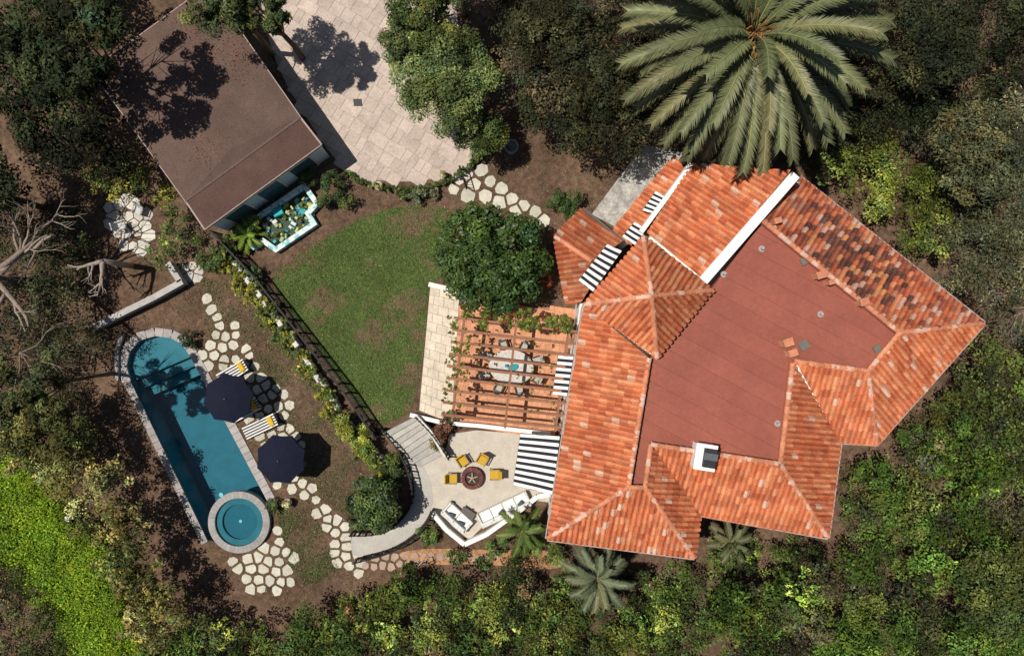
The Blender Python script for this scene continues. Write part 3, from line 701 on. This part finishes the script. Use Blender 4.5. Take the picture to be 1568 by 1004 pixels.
for i in range(150):
    q=(random.uniform(375,484),random.uniform(295,378))
    if inpoly(np.array([q[0]]),np.array([q[1]]),[(376,356),(400,372),(430,378),(478,342),(482,314),(462,298)])[0]:
        c=P(*q); b.box((c.x,c.y,.05),(.14+random.random()*.2,.1+random.random()*.12,.12+random.random()*.2),random.random()*3,random.choice([(.55,.52,.2),(.1,.42,.42),(.6,.62,.58),(.1,.1,.05),(.05,.25,.4),(.35,.4,.2)]),.02)
b.obj('tiles',M_stone,MP)
b=MB(); b.sheet(pi,.2,(0,0,0)); b.obj('water',water_mat('pond_water',(.75,.85,.8,1)),MP)
leaf_obj('water_plants',[crown(P(435+random.uniform(-40,35),338+random.uniform(-25,25),.3),.22,.08,4,40,.14,(.15,.19,.05)) for _ in range(12)],parent=MP)
# ---------------- umbrellas & loungers
def umbrella(px,py,r=1.48,z=2.45,rot=.2):
    e=empty('patio_umbrella'); c=P(px,py,z); b=MB(); col=(.010,.012,.026); n=8
    vs=[(c.x,c.y,z+.28)]
    for k in range(n): a=rot+k*6.283/n; vs.append((c.x+math.cos(a)*r,c.y+math.sin(a)*r,z-.25))
    for k in range(n): a=rot+k*6.283/n; vs.append((c.x+math.cos(a)*r*.55,c.y+math.sin(a)*r*.55,z+.06))
    for k in range(n): a=rot+(k+.5)*6.283/n; vs.append((c.x+math.cos(a)*r*.89,c.y+math.sin(a)*r*.89,z-.19))
    fs=[]
    for k in range(n):
        j=(k+1)%n; fs+=[(0,9+k,9+j),(9+k,1+k,17+k),(9+k,17+k,9+j),(9+j,17+k,1+j)]
    b.add(vs,fs,col)
    for k in range(n):
        j=(k+1)%n; p=Vector(vs[1+k]);q=Vector(vs[17+k]);s_=Vector(vs[1+j]); dz=Vector((0,0,.14)); b.add([p,q,q-dz,p-dz],[(0,1,2,3)],col); b.add([q,s_,s_-dz,q-dz],[(0,1,2,3)],col)
    b.obj('canopy',M_cloth,e)
    b=MB(); b.tube([(c.x,c.y,.0),(c.x,c.y,z+.36)],[.03,.03],8,(.15,.13,.11))
    for k in range(n): b.beam((c.x,c.y,z+.24),tuple(Vector(vs[1+k])-Vector((0,0,.03))),.02,.02,(.2,.18,.15))
    b.prism(ell(c.x,c.y,.3,.3,0,16),0,.1,(.1,.1,.1)); b.obj('pole',M_metal,e)
umbrella(347,610); umbrella(428,704,rot=.35)
def lounger(x0,y0,x1,y1,w=.75):
    e=empty('sun_lounger'); A=P(x0,y0,.35);B_=P(x1,y1,.35);A.z=B_.z=0; d=(B_-A);L=d.length;d.normalize();s_=Vector((-d.y,d.x,0)); ang=math.atan2(d.y,d.x)
    b=MB(); n=9
    for i in range(n):
        o=-w/2+w*(i+.5)/n; col=(.72,.70,.66) if i%2==0 else (.04,.04,.05); ws=w/n/2
        pr=[(0,.36),(L*.66,.36),(L,.72)]
        for (u0,z0),(u1,z1) in zip(pr[:-1],pr[1:]):
            vs=[A+d*u0+s_*(o-ws)+Vector((0,0,z0)),A+d*u1+s_*(o-ws)+Vector((0,0,z1)),A+d*u1+s_*(o+ws)+Vector((0,0,z1)),A+d*u0+s_*(o+ws)+Vector((0,0,z0))]
            dn=Vector((0,0,.09)); b.add(vs+[q-dn for q in vs],[(0,1,2,3),(4,7,6,5),(0,4,5,1),(1,5,6,2),(2,6,7,3),(3,7,4,0)],col)
    b.obj('cushion',M_cloth,e); b=MB(); q=A+d*L*.84; b.box((q.x,q.y,.60),(.3,w*.8,.13),ang,(.62,.40,.03),.04)
    b.obj('pillow',M_cloth,e); b=MB()
    for u in (.08,.62,.95):
        for k in (-1,1): p=A+d*L*u+s_*k*w*.45; b.beam((p.x,p.y,0.03),(p.x,p.y,.3),.05,.05,(.2,.13,.08))
    for k in (-1,1): b.beam(A+s_*k*w*.45+Vector((0,0,.24)),B_+s_*k*w*.45+Vector((0,0,.24)),.05,.06,(.2,.13,.08))
    b.obj('frame',M_wood,e)
lounger(374,664,425,640); lounger(335,582,379,557); lounger(352,640,398,616)
# ---------------- palms
def frond(LV,c,az,e0,droop,L,lw,col,n=46,start=.1,fwd=1.,lwid=.032):
    p=Vector(c); pts=[p.copy()]; el=e0; st=L/n
    tw=random.uniform(-.3,.3)
    for i in range(n):
        t=i/n; el=e0-droop*t**1.3
        a2=az+tw*t*.35; dh=Vector((math.cos(a2),math.sin(a2),0))
        d=dh*math.cos(el)+Vector((0,0,math.sin(el))); q=p+d*st
        side=Vector((-dh.y,dh.x,0)); up=side.cross(d)*-1
        up=d.cross(side)*-1 if up.z<0 else up
        if t>start:
            w=lw*min(1,(t-start)*4+.2)*(1-.35*max(0,(t-.7)/.3)**1.6)
            fw=(.7+.5*t)*fwd
            for s_ in (-1,1):
                for h in (0,.5):
                    pp=p.lerp(q,h); dirl=(side*s_+d*fw*random.uniform(.85,1.15)+up*random.uniform(.05,.4)).normalized()
                    tip=pp+dirl*w*random.uniform(.86,1.08)-Vector((0,0,w*.12)); wd=d*lwid
                    mid=pp.lerp(tip,.5)+up*.03
                    k=random.uniform(.75,1.25)
                    LV.add([pp-wd,pp+wd,mid+wd*.9,tip,mid-wd*.9],[(0,1,2,3,4)],(col[0]*k,col[1]*k,col[2]*k))
        p=q; pts.append(p.copy())
    LV.tube([x+Vector((0,0,.03)) for x in pts[::3]],[.045*(1-.7*i/len(pts[::3])) for i in range(len(pts[::3]))],4,(col[0]*1.8,col[1]*1.7,col[2]*1.4))
def palm(name,px,py,z,L,nf,lw,col,trunk,e_lo=-.35,e_hi=1.35,droop=.95,n=46,fruit=True,fwd=1.,lwid=.032):
    e=empty(name); c=P(px,py,z); LV=MB()
    for i in range(nf):
        u=(i+.5)/nf; az=i*2.39996+random.uniform(-.12,.12); e0=e_lo+(e_hi-e_lo)*u**1.25
        LL=L*(1.03-.25*u)*random.uniform(.92,1.05); cc_=mixc(col,(col[0]*.8,col[1]*.92,col[2]*.8),u); cc_=v(cc_,.22)
        if random.random()<.15: cc_=mixc(cc_,(.25,.20,.09),.3)
        frond(LV,c+Vector((math.cos(az)*trunk*.5,math.sin(az)*trunk*.5,0)),az,e0,droop*random.uniform(.85,1.12),LL,lw*random.uniform(.9,1.1),cc_,n,fwd=fwd,lwid=lwid)
    LV.obj('fronds',M_frond,e)
    b=MB(); b.tube([(c.x+.2,c.y-.1,0),(c.x+.1,c.y,z*.5),(c.x,c.y,z-.3),(c.x,c.y,z+.15)],[trunk*1.1,trunk*.85,trunk*1.15,trunk*.5],14,(.16,.11,.07))
    if fruit:
        for i in range(40):
            a=random.gauss(-2.2,1.1) if i%3 else random.random()*6.28; r=random.uniform(1.0,2.5); q=Vector((c.x+math.cos(a)*r,c.y+math.sin(a)*r,z+random.uniform(.7,1.3))); m=Vector((c.x+math.cos(a)*r*.5,c.y+math.sin(a)*r*.5,z+1.3))
            b.tube([c,m,q],[.04,.03,.025],5,(.34,.16,.05))
            for k in range(4): b.tube([m.lerp(q,.6),q+Vector((random.uniform(-.3,.3),random.uniform(-.3,.3),-.1))],[.02,.012],4,(.44,.21,.06))
    b.obj('trunk',M_bark,e,True); return e
palm('date_palm',1153,52,8.6,7.2,88,.76,(.175,.175,.088),.5,n=52,fwd=1.2,lwid=.05)
palm('fan_palm',915,886,3.0,2.2,26,.42,(.14,.15,.09),.16,n=22,fruit=False)
palm('small_palm',800,812,2.0,1.6,12,.36,(.10,.135,.03),.1,n=18,fruit=False,e_lo=.1)
palm('small_palm',1118,830,2.0,1.5,14,.34,(.12,.115,.06),.12,n=18,fruit=False,e_lo=.1)
palm('fern_plant',378,360,.5,1.1,16,.28,(.19,.25,.04),.06,n=16,fruit=False,e_lo=.1)
palm('fern_plant',592,742,.5,.9,14,.24,(.14,.18,.04),.06,n=16,fruit=False,e_lo=.1)
# ---------------- named trees
tree('citrus_tree',752,394,2.6,3.5,1.8,120,19000,.24,(.040,.072,.014),.5,brk=(.12,.22),var=.22,m=M_gloss)
tree('driveway_tree',686,128,4.6,3.1,1.8,90,21000,.17,(.11,.14,.044),.42,brk=(.12,.25),trunk=.2)
tree('driveway_tree',628,66,4.6,1.8,1.3,45,8500,.17,(.10,.13,.042),.42,brk=(.15,.28),trunk=.14)
tree('driveway_tree',655,10,5.6,2.2,1.4,50,10500,.17,(.085,.11,.032),.42,brk=(.15,.28))
tree('driveway_tree',735,205,3.,1.5,1.0,40,6500,.16,(.08,.11,.032),.45)
tree('round_garden_tree',572,774,2.0,1.75,1.3,50,7500,.19,(.05,.08,.02),.55,brk=(.16,.3),m=M_gloss)
tree('overhanging_tree',335,-12,7.4,2.5,1.4,60,10000,.2,(.075,.09,.03),.4,brk=(.12,.22))
tree('overhanging_tree',400,10,6.8,1.7,1.1,40,6500,.2,(.08,.095,.032),.4,brk=(.12,.22))
tree('tall_tree',98,62,8.8,3.6,1.6,60,8000,.24,(.028,.037,.014),.45,brk=(.07,.17),trunk=.12)
tree('tall_tree',30,592,8.0,2.7,1.5,36,5200,.22,(.065,.075,.028),.42,brk=(.08,.18),trunk=.1)
tree('oak_tree',700,-60,6,2.8,1.6,50,9000,.18,(.07,.09,.026))
for x,y,z,r,c in ((850,60,5,2.6,(.040,.040,.017)),(930,130,4.6,2.4,(.036,.038,.016)),(1430,70,5,3,(.03,.034,.015)),(1500,230,5,3,(.085,.088,.04)),(1530,900,4.5,2.8,(.065,.085,.024)),(-30,290,5,2.6,(.045,.052,.022))):
    tree('broadleaf_tree',x,y,z,r,1.6,70,10500,.19,c,.45,brk=(.14,.27))
def bare(name,px,py,z,ang,n,Lb,r0,col,spread=.6,dep=3):
    b=MB(); c=P(px,py,z); 
    b.tube([(c.x,c.y,0),(c.x,c.y,z)],[r0*1.2,r0],8,col)
    def grow(p,d,r,L,dep):
        pts=[p];rad=[r]; q=p.copy(); 
        for i in range(6):
            d=(d+Vector((random.uniform(-.3,.3),random.uniform(-.3,.3),random.uniform(-.15,.2)))).normalized(); q=q+d*L/6; pts.append(q.copy()); rad.append(r*(1-.11*(i+1)))
        b.tube(pts,rad,7,v(col,.2))
        if dep>0:
            for k in range(3):
                i=random.choice((2,3,4,5)); nd=(d+Vector((random.uniform(-1,1),random.uniform(-1,1),random.uniform(-.2,.35)))*.8).normalized(); grow(pts[i],nd,r*.42,L*.6,dep-1)
    for k in range(n):
        a=ang+(k-(n-1)/2)*spread; grow(c.copy(),Vector((math.cos(a),math.sin(a),.15)),r0,Lb,dep)
    return b.obj(name,M_bark,smooth=True)
bare('bare_branch_tree',-15,425,4.3,.12,3,4.4,.20,(.25,.195,.155))
bare('bare_branch_tree',158,400,3.0,-2.4,2,1.5,.15,(.34,.28,.23),dep=2)
bare('bare_branch_tree',1590,215,4.4,3.3,3,2.6,.06,(.25,.18,.15))
bare('bare_branch_tree',1580,470,3.2,3.2,3,2.8,.05,(.25,.19,.15))
bare('bare_branch_tree',1560,720,3.6,3.2,4,2.6,.035,(.2,.16,.12))
bare('bare_branch_tree',30,540,4.,5.6,4,3.0,.04,(.2,.16,.12))
# ---------------- foliage masses
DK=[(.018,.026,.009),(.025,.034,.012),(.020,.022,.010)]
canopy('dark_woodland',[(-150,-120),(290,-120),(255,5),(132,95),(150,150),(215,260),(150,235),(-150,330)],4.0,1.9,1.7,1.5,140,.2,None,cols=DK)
canopy('garden_shrubs',[(150,235),(215,245),(265,300),(170,300),(140,320)],1.6,1.0,.85,.8,180,.15,None,cols=[(.08,.10,.025),(.24,.22,.03),(.05,.07,.02),(.18,.18,.03)])
canopy('garden_shrubs',[(250,300),(300,350),(300,400),(230,425),(190,412),(245,375)],1.2,.9,.75,.7,180,.14,None,cols=[(.09,.12,.03),(.05,.075,.02),(.06,.09,.03)])
canopy('garden_shrubs',[(110,290),(145,310),(140,380),(160,420),(110,420)],1.4,1.0,.8,.7,180,.14,None,cols=[(.06,.075,.025),(.045,.06,.02)])
canopy('olive_woodland',[(-150,320),(60,320),(120,390),(140,470),(135,560),(125,600),(-150,600)],2.4,1.7,1.5,1.3,130,.17,None,cols=[(.05,.058,.025),(.075,.076,.034),(.038,.044,.019)],asp=.38)
canopy('tall_hedge',[(-150,590),(60,600),(132,640),(180,740),(232,850),(275,930),(238,985),(195,925),(140,815),(85,725),(-150,645)],2.8,1.05,1.05,1.3,190,.17,None,cols=[(.18,.165,.045),(.13,.13,.035),(.08,.09,.026),(.22,.19,.065)])
canopy('bright_groundcover',[(-150,650),(60,722),(128,812),(188,920),(232,1000),(250,1110),(140,1110),(105,980),(40,860),(-150,790)],.9,.9,1.2,.35,300,.12,None,cols=[(.17,.27,.016),(.20,.30,.02),(.14,.22,.018)],cvar=.12,brk=(.35,.55),var=.15)
canopy('hillside_scrub',[(-150,790),(30,860),(95,980),(130,1110),(-150,1110)],1.2,1.3,1.1,1.0,140,.15,None,cols=[(.075,.08,.032),(.11,.09,.045),(.065,.09,.022)])
canopy('boundary_hedge',[(265,925),(320,945),(400,958),(470,935),(600,895),(720,885),(850,890),(980,925),(1060,940),(1060,1110),(230,1110),(225,985)],2.0,1.2,1.15,1.1,175,.16,None,cols=[(.07,.11,.02),(.045,.072,.016),(.125,.15,.03),(.05,.065,.022)])
canopy('flowering_shrubs',[(530,890),(700,885),(810,895),(800,980),(560,990)],2.6,1.6,.65,.6,190,.18,None,cols=[(.22,.25,.05),(.13,.17,.035),(.2,.13,.06)])
canopy('garden_shrubs',[(880,862),(1010,868),(1062,872),(1090,858),(1086,812),(1255,838),(1262,960),(1060,960),(900,920)],1.6,1.1,.9,.9,165,.15,None,cols=[(.045,.07,.017),(.08,.12,.024),(.032,.045,.014)])
canopy('right_woodland',[(1060,930),(1260,860),(1300,850),(1310,720),(1370,700),(1460,600),(1530,510),(1720,470),(1720,1110),(1060,1110)],3.0,1.6,1.5,1.4,160,.17,None,cols=[(.075,.125,.019),(.052,.088,.015),(.085,.105,.024),(.06,.06,.028)])
canopy('garden_shrubs',[(1285,830),(1300,700),(1350,700),(1440,610),(1500,540),(1540,600),(1380,780),(1300,860)],1.4,1.0,.8,.8,160,.14,None,cols=[(.05,.072,.018),(.09,.10,.025)])
canopy('yellow_green_shrubs',[(1240,255),(1330,205),(1400,230),(1450,300),(1440,400),(1380,375),(1300,300)],2.4,1.2,1.15,1.0,180,.15,None,cols=[(.14,.17,.024),(.10,.13,.022),(.12,.14,.032)])
canopy('grey_woodland',[(1400,200),(1720,100),(1720,520),(1530,480),(1440,400),(1450,300)],3.2,1.5,1.4,1.3,140,.15,None,cols=[(.085,.09,.042),(.06,.068,.03),(.11,.11,.055)],asp=.4)
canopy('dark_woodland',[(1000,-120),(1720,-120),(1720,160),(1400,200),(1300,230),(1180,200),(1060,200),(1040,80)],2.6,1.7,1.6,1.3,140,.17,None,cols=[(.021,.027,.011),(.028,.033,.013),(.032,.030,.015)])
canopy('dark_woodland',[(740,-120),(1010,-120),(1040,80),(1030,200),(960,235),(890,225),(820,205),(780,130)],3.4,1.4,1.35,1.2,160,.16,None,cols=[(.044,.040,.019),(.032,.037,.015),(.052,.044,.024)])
canopy('dark_woodland',[(440,-150),(740,-120),(780,-40),(690,-20),(560,-60),(440,-70)],5.0,1.5,1.4,1.2,140,.18,None,cols=[(.06,.075,.024),(.045,.06,.02)])
cs=[]
for x,y,r,z,c in ((510,285,22,.9,(.04,.06,.02)),(530,305,16,.7,(.05,.07,.02)),(500,315,18,.6,(.035,.05,.018)),(855,305,20,1.,(.03,.05,.014)),(875,322,18,.9,(.03,.05,.014)),(880,300,14,1.,(.05,.07,.02)),
   (640,300,16,.5,(.09,.10,.05)),(665,298,10,.4,(.10,.11,.06)),(618,296,12,.5,(.05,.07,.02)),(470,270,18,.8,(.04,.06,.02)),(385,340,16,.9,(.06,.09,.02)),(420,775,14,.5,(.05,.07,.025)),(290,521,16,.5,(.025,.035,.012)),
   (545,668,26,1.0,(.16,.18,.03)),(560,690,22,1.,(.12,.14,.025)),(600,720,20,.8,(.05,.07,.02)),(527,650,18,.9,(.12,.14,.03)),(680,662,20,.8,(.09,.04,.025)),(672,680,14,.6,(.06,.05,.02)),(760,835,20,.8,(.06,.09,.02)),(790,850,18,.7,(.07,.1,.02)),(655,820,18,.6,(.06,.09,.02)),
   (830,430,16,1.1,(.14,.04,.02)),(815,455,16,.9,(.05,.07,.02)),(865,440,14,1.0,(.10,.04,.02)),(690,640,14,.5,(.04,.06,.02)),(350,375,16,.8,(.05,.07,.02)),(320,395,20,1.0,(.04,.06,.02)),(390,420,14,.7,(.05,.08,.03)),(800,795,14,.8,(.06,.09,.02)),(700,850,16,.6,(.05,.07,.02)),
   (820,830,20,1.2,(.07,.10,.02)),(848,850,20,1.2,(.06,.085,.02)),(870,875,18,1.2,(.09,.11,.03)),(740,860,14,.5,(.06,.08,.025)),(625,868,12,.4,(.06,.09,.02)),(600,700,12,.6,(.06,.09,.02))):
    c=tuple(k*1.4 for k in c)
    cs.append(crown(P(x,y,z),r/S,r/S*.7,14,int(r*r*2.4),.13,c))
leaf_obj('garden_bushes',cs)
hd=smooth_poly([(530,262),(560,280),(610,290),(660,285),(700,268),(722,248),(738,228)],2,False); arr=[]
for i in range(len(hd)-1):
    for t in (0,.5):
        q=lerp2(hd[i],hd[i+1],t); arr.append(crown(P(q[0],q[1]+2,.35),.26,.2,5,130,.10,(.07,.10,.026)))
leaf_obj('low_hedge',arr)
for x,y in ((579,284),(678,268),(736,232),(440,770)):
    e=empty('potted_plant'); c=P(x,y,.4); b=MB(); b.tube([(c.x,c.y,0),(c.x,c.y,.35),(c.x,c.y,.4)],[.16,.26,.27],14,(.4,.36,.3)); b.obj('pot',M_stone,e); leaf_obj('leaves',[crown((c.x,c.y,.6),.32,.22,8,260,.11,(.28,.27,.12))],parent=e)
e=empty('stone_urn'); c=P(783,224,.8); b=MB(); b.tube([(c.x,c.y,0),(c.x,c.y,.1),(c.x,c.y,.6),(c.x,c.y,.7),(c.x,c.y,.82)],[.3,.14,.1,.3,.44],18,(.35,.32,.3)); b.obj('bowl',M_stone,e)
b=MB(); b.prism(ell(c.x,c.y,.34,.34,0,18),.822,.83,(.04,.05,.05)); b.obj('bowl_water',M_glass,e)
# ---------------- light, camera, world
E=math.radians(66); az=math.radians(-9)
d=Vector((math.cos(E)*math.cos(az),math.cos(E)*math.sin(az),-math.sin(E)))
sl=bpy.data.lights.new('sun','SUN'); sl.energy=4.7; sl.angle=math.radians(.5); sl.color=(1,.95,.87)
so=bpy.data.objects.new('sun',sl); so.rotation_euler=d.to_track_quat('-Z','Y').to_euler(); link(so)
w=bpy.data.worlds.new('World'); sc.world=w; w.use_nodes=True; N=w.node_tree.nodes
sk=N.new('ShaderNodeTexSky'); sk.sky_type='NISHITA'; sk.sun_disc=False; sk.sun_elevation=E; sk.sun_rotation=math.atan2(-d.x,-d.y)
w.node_tree.links.new(sk.outputs[0],N['Background'].inputs[0]); N['Background'].inputs[1].default_value=.052
cd=bpy.data.cameras.new('camera'); cd.sensor_width=36; cd.lens=36*H/(1568/S); cd.clip_end=2000
co=bpy.data.objects.new('camera',cd); co.location=(0,0,H); link(co); sc.camera=co
sc.view_settings.view_transform='Standard'; sc.view_settings.look='None'; sc.view_settings.exposure=0
